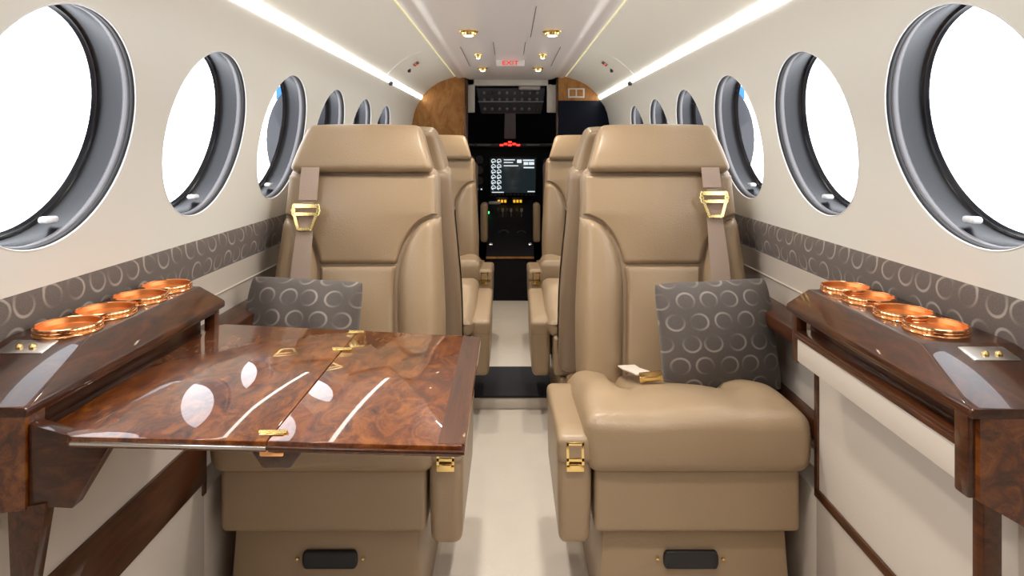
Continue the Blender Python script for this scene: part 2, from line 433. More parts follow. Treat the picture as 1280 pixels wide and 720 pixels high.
# thin seams on the centre panel (an access door and two slots)
for (x0, y0, x1, y1, n_) in ((0.078, 1.95, 0.080, 2.5, 1), (0.06, 2.62, 0.062, 2.98, 2), (-0.072, 2.62, -0.07, 2.98, 3)):
    struct(MB().box((x0, y0, 0.4262), (x1, y1, 0.4272)).build('trim_seam_%d' % n_, M['panelgrey']))
for sg, n_ in ((-1, 4), (1, 5)):
    struct(MB().box((sg * 0.215 - 0.002, 2.75, 0.4258), (sg * 0.215 + 0.002, 3.4, 0.4272)).build('trim_seam_%d' % n_, M['postgrey']))

struct(MB().box((-0.75, Y0, FL - 0.02), (0.75, 5.8, FL)).build('floor', M['carpet']))
struct(MB().box((-0.72, Y0 - 0.03, FL), (0.72, Y0, 0.475)).build('wall_back', M['trimwood']))  # unseen aft partition, placed close and dark to cut light from behind the camera
# main spar cover across the aisle
sp = thing('floor_step', 'raised step across the aisle floor with black carpet top and beige front', 'step', (0, 2.53, FL))
MB().box((-0.62, 2.385, FL), (0.62, 2.70, FL + 0.047), 0.006).build('step_body', M['carpet'], sp)
MB().box((-0.615, 2.379, FL + 0.043), (0.615, 2.695, FL + 0.055), 0.005).build('step_top', M['spar'], sp)
# ------------------------------------------------------------------ front bulkhead
def outline(sg, xin, ztop=None):
    pts = []
    for i in range(10): z = lerp(FL, -0.21, i / 9); pts.append((0.70, z) if z > -0.5 else (0.64 + 0.06 * (z - FL) / (-0.5 - FL), z))
    for i in range(1, 9): z = lerp(-0.21, 0.30, i / 8); pts.append((WX(z) + 0.003, z))
    for i in range(9):
        t = i / 8; pts.append((lerp(0.585, 0.356, t) + 0.012 * math.sin(PI * t), lerp(0.318, 0.450, t) + 0.020 * math.sin(PI * t)))
    pts += [(0.345, 0.455), (xin, 0.455), (xin, FL)]
    return [(sg * x, z) for x, z in pts]
struct(MB().prism(outline(-1, 0.285), 4.10, 4.13).build('wall_front_left', M['bulkwood']))
struct(MB().box((-0.292, 4.085, FL), (-0.272, 4.135, 0.45), 0.003).build('trim_doorway_left', M['trimwood']))
struct(MB().prism(outline(1, 0.300), 4.10, 4.13).build('wall_front_right', M['bulkwood']))
struct(MB().box((0.292, 4.085, FL), (0.306, 4.135, 0.45), 0.003).build('trim_doorway_right', M['trimwood']))
dp = MB().prism([(0.307, FL + 0.01), (0.62, FL + 0.01), (0.69, -0.4), (0.69, -0.1), (0.665, 0.10), (0.60, 0.255), (0.57, 0.292), (0.307, 0.292)], 4.078, 4.1, bevel=0.003)
tag(dp.build('curtain_panel', M['navy']), 'black panel covering the right front bulkhead below the gold strip', 'panel')
sw = thing('switch_plate', 'small white framed double switch high on the right front bulkhead', 'switch', (0.42, 4.095, 0.315))
MB().box((0.368, 4.085, 0.310), (0.474, 4.10, 0.372), 0.003).build('frame', M['whiteplastic'], sw)
for x in (0.378, 0.425): MB().box((x, 4.080, 0.320), (x + 0.038, 4.09, 0.362), 0.003).build('rocker', M['bulkwood'], sw)

# ------------------------------------------------------------------ ceiling fittings
def downlight(x, y, r, label, glow=True):
    t = thing('ceiling_light', label, 'light', (x, y, 0.41), 0, 'round gold-rimmed ceiling lights')
    mx = Matrix.Translation((x, y, 0.4275)) @ Matrix.Rotation(PI, 4, 'X')
    MB().lathe([(r, 0), (r * 1.0, 0.003), (r * 0.92, 0.006), (r * 0.80, 0.008), (r * 0.72, 0.016), (r * 0.60, 0.018), (r * 0.55, 0.012)], mx, 28).build('ring', M['gold'], t)
    MB().lathe([(r * 0.56, 0.013), (r * 0.40, 0.020), (0.0001, 0.023)], mx, 20).build('lens', M['lens'], t)
    return t
for y, r, nm in ((2.37, 0.036, 'nearest and largest pair in view'), (2.97, 0.019, 'small middle pair just before the exit sign'), (3.47, 0.028, 'farthest pair just past the exit sign')):
    for sg, sd in ((-1, 'left'), (1, 'right')):
        downlight(sg * (0.155 if y < 2.9 else 0.150), y, r, 'round gold-rimmed ceiling light, %s one of the %s' % (sd, nm))
for y in (1.55, 0.75, -0.05):
    for sg in (-1, 1):
        l = bpy.data.lights.new('cabin_lamp', 'AREA'); l.shape = 'DISK'; l.size = 0.07; l.energy = 2.2; l.spread = math.radians(120); l.color = (1, 0.94, 0.85)
        o = bpy.data.objects.new('cabin_lamp', l); o.location = (sg * 0.155, y, 0.42); col.objects.link(o)
for y in (2.37, 3.47):
    for sg in (-1, 1):
        l = bpy.data.lights.new('cabin_lamp', 'AREA'); l.shape = 'DISK'; l.size = 0.05; l.energy = 1.6; l.spread = math.radians(130); l.color = (1, 0.88, 0.7)
        o = bpy.data.objects.new('cabin_lamp', l); o.location = (sg * 0.155, y, 0.395); col.objects.link(o)

ex = thing('exit_sign', 'white ceiling sign with red EXIT letters before the cockpit', 'sign', (0, 3.2, 0.40))
MB().hull([(-0.07, 3.19, 0.400), (0.07, 3.19, 0.400), (-0.07, 3.17, 0.4275), (0.07, 3.17, 0.4275), (-0.07, 3.24, 0.4275), (0.07, 3.24, 0.4275)], 0.002).build('housing', M['ceil_mid'], ex)
txt('lettering', 'EXIT', 0.033, M['redink'], Matrix.Translation((0, 3.1765, 0.413)) @ Matrix.Rotation(math.radians(90 + 36), 4, 'X') @ Matrix.Scale(1.25, 4, (1, 0, 0)), ex)

def ceil_at(t): return (lerp(0.566, 0.356, t) + 0.012 * math.sin(PI * t), lerp(0.318, 0.443, t) + 0.020 * math.sin(PI * t))
for sg, sd in ((-1, 'left'), (1, 'right')):
    a = ceil_at(0.50); b = ceil_at(0.62); c = ceil_at(0.36)
    t = thing('overhead_latch', 'slim dark latch with red tab on the curved ceiling, %s side' % sd, 'latch', (sg * a[0], 3.14, a[1] - 0.01), 0, 'ceiling latches')
    MB().ribbon([(sg * a[0], 3.14, a[1] - 0.004), (sg * b[0], 3.11, b[1] - 0.004)], (0, 1, 0), 0.035, 0.008, (sg, 0, 1)).build('slot', M['black'], t)
    MB().ribbon([(sg * lerp(a[0], b[0], .3), 3.125, lerp(a[1], b[1], .3) - 0.007), (sg * lerp(a[0], b[0], .6), 3.118, lerp(a[1], b[1], .6) - 0.007)], (0, 1, 0), 0.022, 0.006, (sg, 0, 1)).build('tab', M['redink'], t)
    MB().lathe([(0.0001, -0.012), (0.007, -0.010), (0.009, 0), (0.007, 0.008), (0.0001, 0.01)], Matrix.Translation((sg * c[0], 3.17, c[1] - 0.004)), 12).build('knob', M['black'], t)
    tag(MB().lathe([(0.0001, -0.012), (0.009, -0.010), (0.011, 0), (0.009, 0.008), (0.0001, 0.01)], Matrix.Translation((sg * 0.560, 3.0, 0.296)), 12).build('coat_hook', M['black']),
        'small black stud at the front end of the %s light strip' % sd, 'hook', 'small studs on the cove line')

# ------------------------------------------------------------------ seats
A = math.radians(12)
UP = Vector((0, math.sin(A), math.cos(A))); FW = Vector((0, -math.cos(A), math.sin(A))); BO = Vector((0, 0.15, 0.36))
def BP(u, w, t): return BO + Vector((u, 0, 0)) + UP * w + FW * t
BACKMX = Matrix(((1, 0, 0, BO.x), (0, FW.y, UP.y, BO.y), (0, FW.z, UP.z, BO.z), (0, 0, 0, 1)))   # (u, t, w)
def hw(w): return lerp(0.235, 0.212, sstep(0.1, 0.55, w))
def uin(w):
    if w <= 0.25: return 0.104 + 0.012 * (1 - w / 0.25)
    q = min(1, (w - 0.25) / 0.187); return hw(w) - (hw(w) - 0.104) * math.sqrt(max(0, 1 - q * q))
def prof(d, r): return math.sqrt(max(0, 1 - (1 - max(0, min(d / r, 1))) ** 2))
def rows(w0, w1, lo, hi, thick, r, puff=0.0, nw=36, nu=22, t0=-0.03, tb=-0.03):
    """closed puffy panel on the seat back between the curves lo(w), hi(w)"""
    mb = MB(); vs = []; fs = []
    def cl(t): return (1 - math.cos(PI * t)) / 2 * 0.9 + t * 0.1
    for i in range(nw):
        w = lerp(w0, w1, cl(i / (nw - 1))); a, b = lo(w), hi(w)
        for j in range(nu):
            s_ = cl(j / (nu - 1)); u = lerp(a, b, s_)
            e = prof(min(u - a, b - u) + 1e-6, r) * prof(min(w - w0, w1 - w) + 1e-6, r)
            bulge = puff * math.sin(PI * s_) * math.sin(PI * min(1, max(0, (w - w0) / (w1 - w0))))
            vs.append(BP(u, w, t0 + (thick - t0) * e + bulge))
    for i in range(nw - 1):
        for j in range(nu - 1):
            a = i * nu + j; fs.append([a, a + 1, a + nu + 1, a + nu])
    return mb.add(vs, fs)

def gold_buckle(mb, mx, sc=1.0):
    # flat frame with crossbar and hanging trapezoid loop, in local xz plane, y is thickness
    def P(x, z): return (x * sc, z * sc)
    def bar(p, q, w):
        (x0, z0), (x1, z1) = P(*p), P(*q)
        d = Vector((x1 - x0, 0, z1 - z0)); n_ = Vector((-d.z, 0, d.x)).normalized() * w * sc / 2; t = Vector((0, 0.003, 0))
        c0 = Vector((x0, 0, z0)); c1 = Vector((x1, 0, z1))
        pts = [c + a * n_ + b * t for c in (c0, c1) for a in (-1, 1) for b in (-1, 1)]
        mb.hull(pts, 0.0008, 1, mx)
    bar((-0.036, 0.022), (0.036, 0.022), 0.012); bar((-0.036, 0.0), (0.036, 0.0), 0.010)
    bar((-0.034, 0.024), (-0.034, -0.002), 0.008); bar((0.034, 0.024), (0.034, -0.002), 0.008)
    bar((-0.030, -0.002), (-0.017, -0.042), 0.009); bar((0.030, -0.002), (0.017, -0.042), 0.009); bar((-0.018, -0.041), (0.018, -0.041), 0.009)
    bar((-0.040, 0.010), (-0.028, 0.010), 0.008); bar((0.040, 0.010), (0.028, 0.010), 0.008)

def make_seat(label, X, Y, rz, s, group, lap=False, belt=True, bh=0.0):
    t = thing('cabin_seat', label, 'seat', (X, Y, FL), rz, group)
    K = dict(parent=t, world=False)
    # base with vent
    bs = s * 0.044; BX = Matrix.Translation((bs, 0, 0))
    base = MB().hull([(bs + x * w, y, z) for x in (-1, 1) for (w, y, z) in ((0.200, -0.250, 0.0), (0.188, -0.240, 0.20), (0.20, 0.20, 0.0), (0.188, 0.20, 0.20))], 0.010).build('seat_base', M['leather'], **K)
    v = MB().pad((0.056, 0.006, 0.0185), 0.005, lambda p: Vector((p.x * (1 - 0.10 * (abs(p.z) / 0.0185) ** 3), p.y, p.z)), Matrix.Translation((s * 0.053, -0.2475, 0.140)))
    v.build('vent', M['black'], parent=base, world=False)
    for x in (s * 0.053 - 0.067, s * 0.053 + 0.067): MB().lathe([(0.004, 0), (0.003, 0.003), (0.0001, 0.004)], Matrix.Translation((x, -0.246, 0.140)) @ Matrix.Rotation(PI / 2, 4, 'X'), 10).build('screw', M['gold'], parent=base, world=False)
    MB().pad((0.207, 0.225, 0.066), 0.012, None, Matrix.Translation((bs, -0.042, 0.270)), m=5).build('seat_skirt', M['leather'], **K)
    # cushion
    def cush(p):
        q = Vector(p); top = sstep(-0.02, 0.05, p.z); f = (p.y + 0.215) / 0.43
        ax = abs(p.x)
        g = 0.0
        if f > 0.30:
            g = 0.020 * math.exp(-((ax - (0.108 + 0.03 * (1 - sstep(0.3, 0.6, f)))) / 0.012) ** 2) * sstep(0.30, 0.55, f)
        lobes = 0.016 * math.cos(min(1, abs(ax - 0.17) / 0.06) * PI / 2) * sstep(0.1, 0.4, f) + 0.006 * math.cos(min(1, ax / 0.1) * PI / 2)
        q.z += top * (-0.075 * sstep(0.05, 1.1, f) + lobes - g + 0.006 * math.sin(PI * min(1, max(0, f * 1.5))))
        q.x *= 1 + 0.02 * math.sin(PI * min(1, max(0, (p.z + 0.055) / 0.11)))
        if f < 0.4: q.y -= 0.012 * (1 - (p.z / 0.055) ** 2) * (1 - f / 0.4) * (1 - (p.x / 0.24) ** 4)
        return q
    MB().pad((0.224, 0.222, 0.060), 0.028, cush, Matrix.Translation((bs, -0.060, 0.385)), m=30, k=6).build('seat_cushion', M['leather'], **K)
    # backrest shell
    def shell(p):
        w = p.z + 0.235; q = Vector(p); q.x = p.x / 0.226 * (hw(w) + 0.002); return q
    b = MB().pad((0.226, 0.055, 0.345), 0.030, shell, BACKMX @ Matrix.Translation((0, -0.062, 0.235)), m=10).build('backrest', M['leather_back'], **K)
    K2 = dict(parent=b, world=False)
    rows(0.300, 0.556, lambda w: -(uin(w) + 0.001 if w < 0.437 else hw(w)), lambda w: (uin(w) + 0.001 if w < 0.437 else hw(w)), 0.006, 0.013, 0.014, nw=44, nu=30).build('back_panel', M['leather'], **K2)
    rows(-0.06, 0.301, lambda w: -uin(w) - 0.001, lambda w: uin(w) + 0.001, 0.006, 0.013, 0.016).build('lumbar_panel', M['leather'], **K2)
    for q in (-1, 1):
        lo = (lambda w: uin(w)) if q > 0 else (lambda w: -hw(w) - 0.006)
        hi = (lambda w: hw(w) + 0.006) if q > 0 else (lambda w: -uin(w))
        rows(-0.08, 0.437, lo, hi, 0.020, 0.034, 0.018, nw=44, nu=24, t0=-0.05).build('side_bolster', M['leather'], **K2)
    # headrest
    def head(p):
        q = Vector(p); k = (p.z + 0.072) / 0.144
        wx = lerp(1.0, 0.80, max(0, min(1, k)))
        q.x = p.x * wx
        q.z = p.z - 0.006 * (abs(p.x) / 0.21) ** 4 * k
        q.y = p.y * (1 - 0.30 * max(0, k)) + 0.008 * math.sin(PI * max(0, min(1, k))) - 0.010 * k
        return q
    h = MB().pad((0.202, 0.066, 0.072), 0.020, head, BACKMX @ Matrix.Translation((0, -0.034, 0.630)), m=14, k=6).build('headrest', M['leather'], **K)
    # armrest on the aisle side
    def arm(p):
        q = Vector(p)
        if p.z < 0: q.x *= 1 + 0.10 * p.z / 0.12; q.y += max(0, -p.y) / 0.2 * 0.012 * (-p.z / 0.1)
        return q
    ar = MB().pad((0.034, 0.190, 0.096), 0.018, arm, Matrix.Translation((s * 0.291, -0.083, 0.272)), m=8).build('armrest', M['leather'], **K)
    MB().pad((0.036, 0.194, 0.028), 0.016, lambda p: Vector((p.x, p.y, p.z - 0.040 * (p.y / 0.194 + 1) / 2 - 0.010 * max(0, -p.y / 0.2) ** 5)), Matrix.Translation((s * 0.291, -0.086, 0.382)), m=10).build('armrest_pad', M['leather'], parent=ar, world=False)
    g = MB(); fy = -0.277; cx = s * 0.291
    g.box((cx - 0.018, fy - 0.004, 0.335), (cx - 0.012, fy + 0.01, 0.392 - 0.012), 0.001); g.box((cx + 0.012, fy - 0.004, 0.335), (cx + 0.018, fy + 0.01, 0.380), 0.001)
    g.box((cx - 0.018, fy - 0.004, 0.374), (cx + 0.018, fy + 0.01, 0.380), 0.001); g.box((cx - 0.018, fy - 0.004, 0.342), (cx + 0.018, fy + 0.01, 0.350), 0.001)
    g.box((cx - 0.018, fy - 0.004, 0.322), (cx + 0.018, fy + 0.01, 0.335), 0.002); g.box((cx - 0.012, fy - 0.008, 0.329), (cx + 0.012, fy, 0.339), 0.001)
    g.box((cx - 0.010, fy + 0.001, 0.352), (cx - 0.003, fy + 0.01, 0.374), 0.001); g.box((cx + 0.003, fy + 0.001, 0.352), (cx + 0.010, fy + 0.01, 0.374), 0.001)
    g.v = [v + Vector((0, 0, 0.012)) for v in g.v]
    g.build('latch', M['gold'], parent=ar, world=False)
    if belt:
        uo = -s * 0.139; bz_ = bh
        pts = [BP(uo, 0.575, 0.026), BP(uo, 0.545, 0.030), BP(uo, 0.51 + bz_ / 2, 0.032), BP(uo, 0.475 + bz_, 0.034)]
        st = MB().ribbon(pts, (1, 0, 0), 0.050, 0.004, FW).build('shoulder_strap', M['webbing'], **K)
        dr = -s * 0.006
        pts = [BP(uo + dr * (0.47 - w) / 0.4, w, 0.036 + 0.012 * sstep(0.45, 0.25, w)) for w in (0.47 + bz_, 0.42 + bz_, 0.36, 0.30, 0.24, 0.18, 0.12, 0.06, 0.0)]
        MB().ribbon(pts, (1, 0, 0), [0.030, 0.040, 0.047, 0.05, 0.052, 0.053, 0.055, 0.056, 0.056], 0.003, FW).build('lower_strap', M['webbing'], **K)
        mx = BACKMX @ Matrix.Translation((uo, 0.046, 0.435 + bz_)) @ Matrix.Scale(-1, 4, (0, 1, 0))
        gb = MB(); gold_buckle(gb, mx, 1.0); gb.build('shoulder_buckle', M['gold'], **K)
    if lap:
        x = s * 0.100
        MB().ribbon([(x - s * 0.004 + s * 0.02, 0.130, 0.405), (x + s * 0.012, 0.085, 0.412), (x - s * 0.002, 0.04, 0.420), (x - s * 0.010, 0.01, 0.424)], (1, 0.15, 0), 0.046, 0.003, (0, -0.2, 1)).build('lap_strap', M['webbing_light'], **K)
        mx = Matrix.Translation((x - s * 0.018, -0.010, 0.426)) @ Matrix.Rotation(0.15 * s, 4, 'Z') @ Matrix.Rotation(-0.15, 4, 'Y')
        gb = MB(); gb.box((-0.028, -0.020, -0.006), (0.028, 0.016, 0.008), 0.003, mx=mx); gb.box((-0.024, -0.028, 0.000), (0.024, -0.018, 0.010), 0.003, mx=mx)
        gb.build('lap_buckle', M['gold'], **K)
    return t
G = 'tan leather cabin seats'
make_seat('tan leather seat nearest on the left, behind the wooden table', -0.420, 1.55, 0, 1, G)
make_seat('tan leather seat nearest on the right, with grey pillow and gold lap buckle', 0.420, 1.55, 0, -1, G, lap=True, bh=0.035)
make_seat('tan leather seat facing the cockpit, back to back with the nearest left seat', -0.398, 2.34, PI, -1, G, belt=False)
make_seat('tan leather seat facing the cockpit, back to back with the nearest right seat', 0.398, 2.34, PI, 1, G, belt=False)
make_seat('farthest tan leather seat on the left, before the wooden bulkhead', -0.412, 3.27, 0, 1, G)
make_seat('farthest tan leather seat on the right, before the black bulkhead panel', 0.412, 3.27, 0, -1, G)

# ------------------------------------------------------------------ pillows
def pillow(label, loc, rot, hwid, hhei, T):
    N = 33; vs = []; fs = []
    for side in (1, -1):
        for i in range(N):
            for j in range(N):
                u = math.sin(lerp(-PI / 2, PI / 2, i / (N - 1))); v = math.sin(lerp(-PI / 2, PI / 2, j / (N - 1)))
                cr_ = 1 - 0.055 * (u * u * v * v) ** 2
                x = u * hwid * (1 - 0.035 * (1 - v * v)) * cr_; z = v * hhei * (1 - 0.035 * (1 - u * u)) * cr_
                y = side * T * (max(0, (1 - u * u) * (1 - v * v))) ** 0.45 + 0.003 * math.sin(9 * u + 4 * v)
                vs.append(Vector((x, y, z + hhei)))
    for k in (0, 1):
        for i in range(N - 1):
            for j in range(N - 1):
                a = k * N * N + i * N + j; fs.append([a, a + 1, a + N + 1, a + N])
    me = bpy.data.meshes.new('throw_pillow'); me.from_pydata(vs, [], fs)
    bm = bmesh.new(); bm.from_mesh(me); bmesh.ops.remove_doubles(bm, verts=bm.verts[:], dist=0.0008)
    bmesh.ops.recalc_face_normals(bm, faces=bm.faces[:]); bm.to_mesh(me); bm.free()
    me.polygons.foreach_set('use_smooth', [True] * len(me.polygons)); me.materials.append(M['pillow'])
    o = bpy.data.objects.new('throw_pillow', me); col.objects.link(o); o.location = loc; o.rotation_euler = rot
    tag(o, label, 'pillow', 'grey ring-patterned pillows')
pillow('square grey pillow with ring pattern on the right seat cushion', (0.522, 1.565, -0.608), (math.radians(-14), math.radians(-3), 0), 0.147, 0.139, 0.076)
pillow('grey ring-patterned pillow on the left seat, half hidden by the table', (-0.530, 1.565, -0.603), (math.radians(-14), math.radians(3), 0), 0.147, 0.139, 0.076)

# ------------------------------------------------------------------ side ledges
def ledge(sg, xt, xl, zt, zl, yn, ytn, ytf, yf, rings, side):
    lab = {'left': 'glossy walnut side ledge with copper cup rings beside the table', 'right': 'glossy walnut side ledge with copper cup rings by the right seat'}[side]
    t = thing('side_ledge', lab, 'ledge', (sg * 0.6, 0.98, FL), 0, 'walnut side ledges')
    S = lambda x: sg * x
    XB = 0.698
    top = MB().hull([(S(XB), ytn, zt), (S(xt), ytn, zt), (S(XB), ytf, zt), (S(xt), ytf, zt),
                     (S(xl), yn, zl), (S(XB), yn, zl), (S(xl), yf, zl), (S(XB), yf, zl),
                     (S(xl), yn, zl - 0.012), (S(XB), yn, zl - 0.012), (S(xl), yf, zl - 0.012), (S(XB), yf, zl - 0.012)], 0.0025, 2)
    top = top.build('ledge_top', M['burl_side'], t)
    def bx(x0, x1, y0, y1, z0, z1, bev=0.002):
        a, b = sorted((S(x0), S(x1))); return MB().box((a, y0, z0), (b, y1, z1), bev)
    xo = xl + 0.003
    # cabinet body down to the floor
    struct(bx(0.610, 0.655, 1.277, 2.10, FL, -0.69, 0.002).build('trim_panel_' + side, M['lower_wall']))
    body = bx(0.609, 0.655, yn + 0.03, 1.275, FL, -0.39, 0.002)
    body.build('cabinet_body', M['lower_wall'], t)
    # slot: dark recess, frame rails, posts
    bx(xo + 0.03, XB, yn + 0.03, yf - 0.03, -0.40, zl - 0.012, 0.0).build('recess', M['trimwood'], t)
    bx(xo, xo + 0.014, yn + 0.032, yf - 0.032, zl - 0.016, zl - 0.010, 0.001).build('upper_rail', M['trimwood'], t)
    bx(xo - 0.001, xo + 0.016, yn + 0.032, yf - 0.032, -0.359, -0.350, 0.002).build('lower_rail', M['trimwood'], t)
    bx(xo + 0.001, xo + 0.030, yn + 0.032, yf - 0.032, -0.350, -0.345, 0.001).build('runner', M['trimwood'], t)
    bx(xo + 0.002, xo + 0.016, yn + 0.032, yf - 0.03, -0.402, -0.359, 0.002).build('drawer_front', M['lower_wall'], t)
    bx(xo, xo + 0.02, yf - 0.038, yf - 0.018, -0.405, zl - 0.010, 0.002).build('post', M['trimwood'], t)
    bx(xo - 0.001, xo + 0.022, yn + 0.010, yn + 0.034, -0.412, zl - 0.010, 0.003).build('post', M['trimwood'], t)
    bx(0.605, 0.612, 1.262, 1.276, -0.69, -0.40, 0.001).build('post', M['trimwood'], t)
    zs = (-0.695, -0.677) if sg > 0 else (-0.665, -0.565)
    bx(0.604, 0.612, yn + 0.03, 1.275, zs[0], zs[1], 0.002).build('stripe', M['trimwood'], t)
    # end panel facing the aft cabin with rounded lower edge
    if sg > 0:
        bx(xo + 0.012, xo + 0.036, yn + 0.004, yn + 0.022, FL, zl - 0.01, 0.003).build('post', M['trimwood'], t)
        poly = [(S(xo + 0.008), zl - 0.012), (S(XB), zl - 0.012), (S(XB), -0.49), (S(xo + 0.10), -0.465), (S(xo + 0.05), -0.435), (S(xo + 0.02), -0.418), (S(xo + 0.008), -0.412)]
        MB().prism(poly, yn + 0.002, yn + 0.02).build('end_panel', M['burl'], t)
    else:
        poly = [(S(xo), zl - 0.012), (S(XB), zl - 0.012), (S(XB), -0.43), (S(xo), -0.415)]
        MB().prism(poly, yn + 0.002, yn + 0.02).build('end_panel', M['burl'], t)
        MB().prism([(S(xo + 0.022), -0.415), (S(xo - 0.022), -0.408), (S(xo - 0.002), -0.53), (S(xo + 0.006), -0.56), (S(xo + 0.016), -0.56)], yn + 0.004, yn + 0.022, bevel=0.001).build('bracket_leg', M['trimwood'], t)
        MB().prism([(S(xo - 0.001), -0.318), (S(0.46), -0.345), (S(0.502), -0.415), (S(xo - 0.001), -0.412)], yn + 0.006, yn + 0.024, bevel=0.001).build('bracket', M['burl_side'], t)
    # cup rings
    for (x, y) in rings:
        R = 0.0425; mx = Matrix.Translation((S(x), y, zt))
        pf = [(R - 0.0035, 0.007), (R - 0.0035, 0.0095), (R - 0.002, 0.0105), (R, 0.0095), (R + 0.0005, 0.0075), (R - 0.001, 0.0065), (R + 0.0008, 0.005), (R + 0.0008, 0.0035), (R - 0.0008, 0.002), (R + 0.001, 0.0005), (R + 0.0015, -0.001)]
        c = MB().lathe(pf, mx, 48, caps=False).build('cup_holder', M['copper'], top)
        MB().lathe([(R - 0.0035, 0.0085), (R - 0.005, 0.0012), (R - 0.006, 0.0006), (0.028, 0.0008), (0.0001, 0.0008)], mx, 48, caps=False).build('liner', M['copper_in'], c)
    # switch plate on the sloping near end
    sl = Vector((0, ytn - yn, zt - zl)).normalized()
    n_ = Vector((0, -sl.z, sl.y)); p = Vector((S(0.645 if sg < 0 else 0.637), ytn - 0.028, 0)); p.z = zt - (ytn - p.y) * (zt - zl) / (ytn - yn)
    mx = Matrix(((1, 0, 0, p.x), (0, sl.y, n_.y, p.y), (0, sl.z, n_.z, p.z), (0, 0, 0, 1)))
    sp_ = MB().pad((0.031, 0.017, 0.002), 0.0018, None, mx, m=3).build('switch_plate', M['steel'], top)
    for dx in (-0.008, 0.010): MB().lathe([(0.0045, 0.0), (0.0045, 0.003), (0.003, 0.005), (0.0001, 0.006)], mx @ Matrix.Translation((dx, -0.004, 0.001)), 14).build('button', M['gold'], sp_)
    return t
ledge(-1, 0.582, 0.550, -0.262, -0.297, 0.727, 0.883, 1.20, 1.235, [(0.632, 0.915), (0.632, 0.999), (0.632, 1.092), (0.632, 1.176)], 'left')
ledge(1, 0.565, 0.532, -0.270, -0.303, 0.7376, 0.880, 1.212, 1.235, [(0.627, 0.943), (0.627, 1.02), (0.627, 1.12), (0.627, 1.197)], 'right')

# ------------------------------------------------------------------ table
tb = thing('folding_table', 'glossy burl walnut fold-out table extended over the left seat', 'table', (-0.28, 0.93, -0.35))
ZTT = -0.330; TH = 0.013
NR, FR, FLt, NL = Vector((-0.0505, 0.705)), Vector((-0.0515, 1.112)), Vector((-0.530, 1.190)), Vector((-0.500, 0.728))
xm = -0.273
def on(a, b, x): t = (x - a.x) / (b.x - a.x); return a.lerp(b, t)
nm, fm = on(NR, NL, xm), on(FR, FLt, xm)
g = Vector((0.0006, 0))
def slab(c, z0, z1, bev): return MB().hull([(p.x, p.y, z) for p in c for z in (z0, z1)], bev, 2)
l1 = slab([NR + Vector((-0.009, 0)), NR + Vector((-0.003, 0.002)), NR + Vector((0, 0.008)), FR + Vector((0, -0.008)), FR + Vector((-0.004, 0)), fm + g, nm + g], ZTT - TH, ZTT, 0.002).build('table_leaf', M['burl'], tb)
l2 = slab([nm - g, fm - g, FLt, Vector((-0.545, 1.18)), Vector((-0.545, 0.757)), NL], ZTT - TH, ZTT, 0.002).build('table_leaf', M['burl'], tb)
# crossbanded border on the aisle side and dark edge lipping
for a, b, pa in ((NR, nm, l1), (nm, NL, l2)):
    d = Vector((0, -0.0035)); MB().hull([(p.x, p.y, z) for p in (a + d, b + d, a + Vector((0, 0.0005)), b + Vector((0, 0.0005))) for z in (ZTT - 0.009, ZTT - 0.005)], 0.0006, 1).build('edge_inlay', M['steel'] if pa is l2 else M['trimwood'], pa)
slab([NR + Vector((-0.001, 0.004)), FR + Vector((-0.001, -0.004)), FR + Vector((-0.030, 0.001)), NR + Vector((-0.030, 0.005))], ZTT - 0.002, ZTT + 0.0003, 0.0).build('border_band', M['trimwood'], l1)
for y_, s_ in ((nm.y + 0.020, 1.0), (1.04, 1.0), (fm.y - 0.012, 0.8)):
    MB().cyl((xm - 0.016 * s_, y_, ZTT + 0.0005), (xm + 0.016 * s_, y_, ZTT + 0.0005), 0.003).box((xm - 0.014, y_ - 0.007, ZTT - 0.001), (xm + 0.014, y_ + 0.007, ZTT + 0.0015), 0.0007).build('hinge', M['gold'], tb)
MB().hull([(xm - 0.03, 0.735, ZTT - TH), (xm + 0.04, 0.735, ZTT - TH), (xm - 0.012, 0.735, ZTT - 0.04), (xm + 0.020, 0.735, ZTT - 0.04), (xm - 0.03, 0.80, ZTT - TH), (xm + 0.04, 0.80, ZTT - TH), (xm + 0.004, 0.78, ZTT - 0.04)], 0.002).build('lock_bracket', M['trimwood'], tb)
MB().box((xm - 0.012, 0.725, ZTT - 0.022), (xm + 0.016, 0.738, ZTT - 0.012), 0.002).build('lock_pin', M['copper'], tb)
MB().box((-0.56, 0.80, ZTT - TH - 0.012), (-0.10, 0.83, ZTT - TH), 0.002).box((-0.56, 1.06, ZTT - TH - 0.012), (-0.10, 1.09, ZTT - TH), 0.002).build('support_arms', M['black'], tb)

# ------------------------------------------------------------------ cockpit
struct(MB().box((-0.74, 4.14, -0.3), (-0.72, 5.8, 0.475)).box((-0.74, 4.14, FL), (-0.72, 5.8, -0.3)).build('wall_cockpit_left', M['cockpit']))
struct(MB().box((0.72, 4.14, FL), (0.74, 5.8, 0.475)).build('wall_cockpit_right', M['cockpit']))
struct(MB().box((-0.74, 5.78, FL), (0.74, 5.8, 0.475)).build('wall_cockpit_front', M['cockpit']))
struct(MB().box((-0.72, 4.14, 0.450), (0.72, 5.78, 0.470)).build('ceiling_cockpit', M['cockpit']))
struct(MB().box((-0.72, 4.20, FL), (0.72, 5.78, FL + 0.01)).build('floor_cockpit', M['cockpit']))
struct(MB().box((-0.285, 4.16, 0.22), (-0.232, 4.19, 0.45), 0.006).box((0.238, 4.16, 0.22), (0.30, 4.19, 0.45), 0.006).box((-0.285, 4.16, 0.395), (0.30, 4.19, 0.45), 0.006).build('trim_header', M['whiteplastic']))
op = thing('overhead_console', 'dark overhead control panel with knobs above the cockpit windshield', 'panel', (0, 4.5, 0.24))
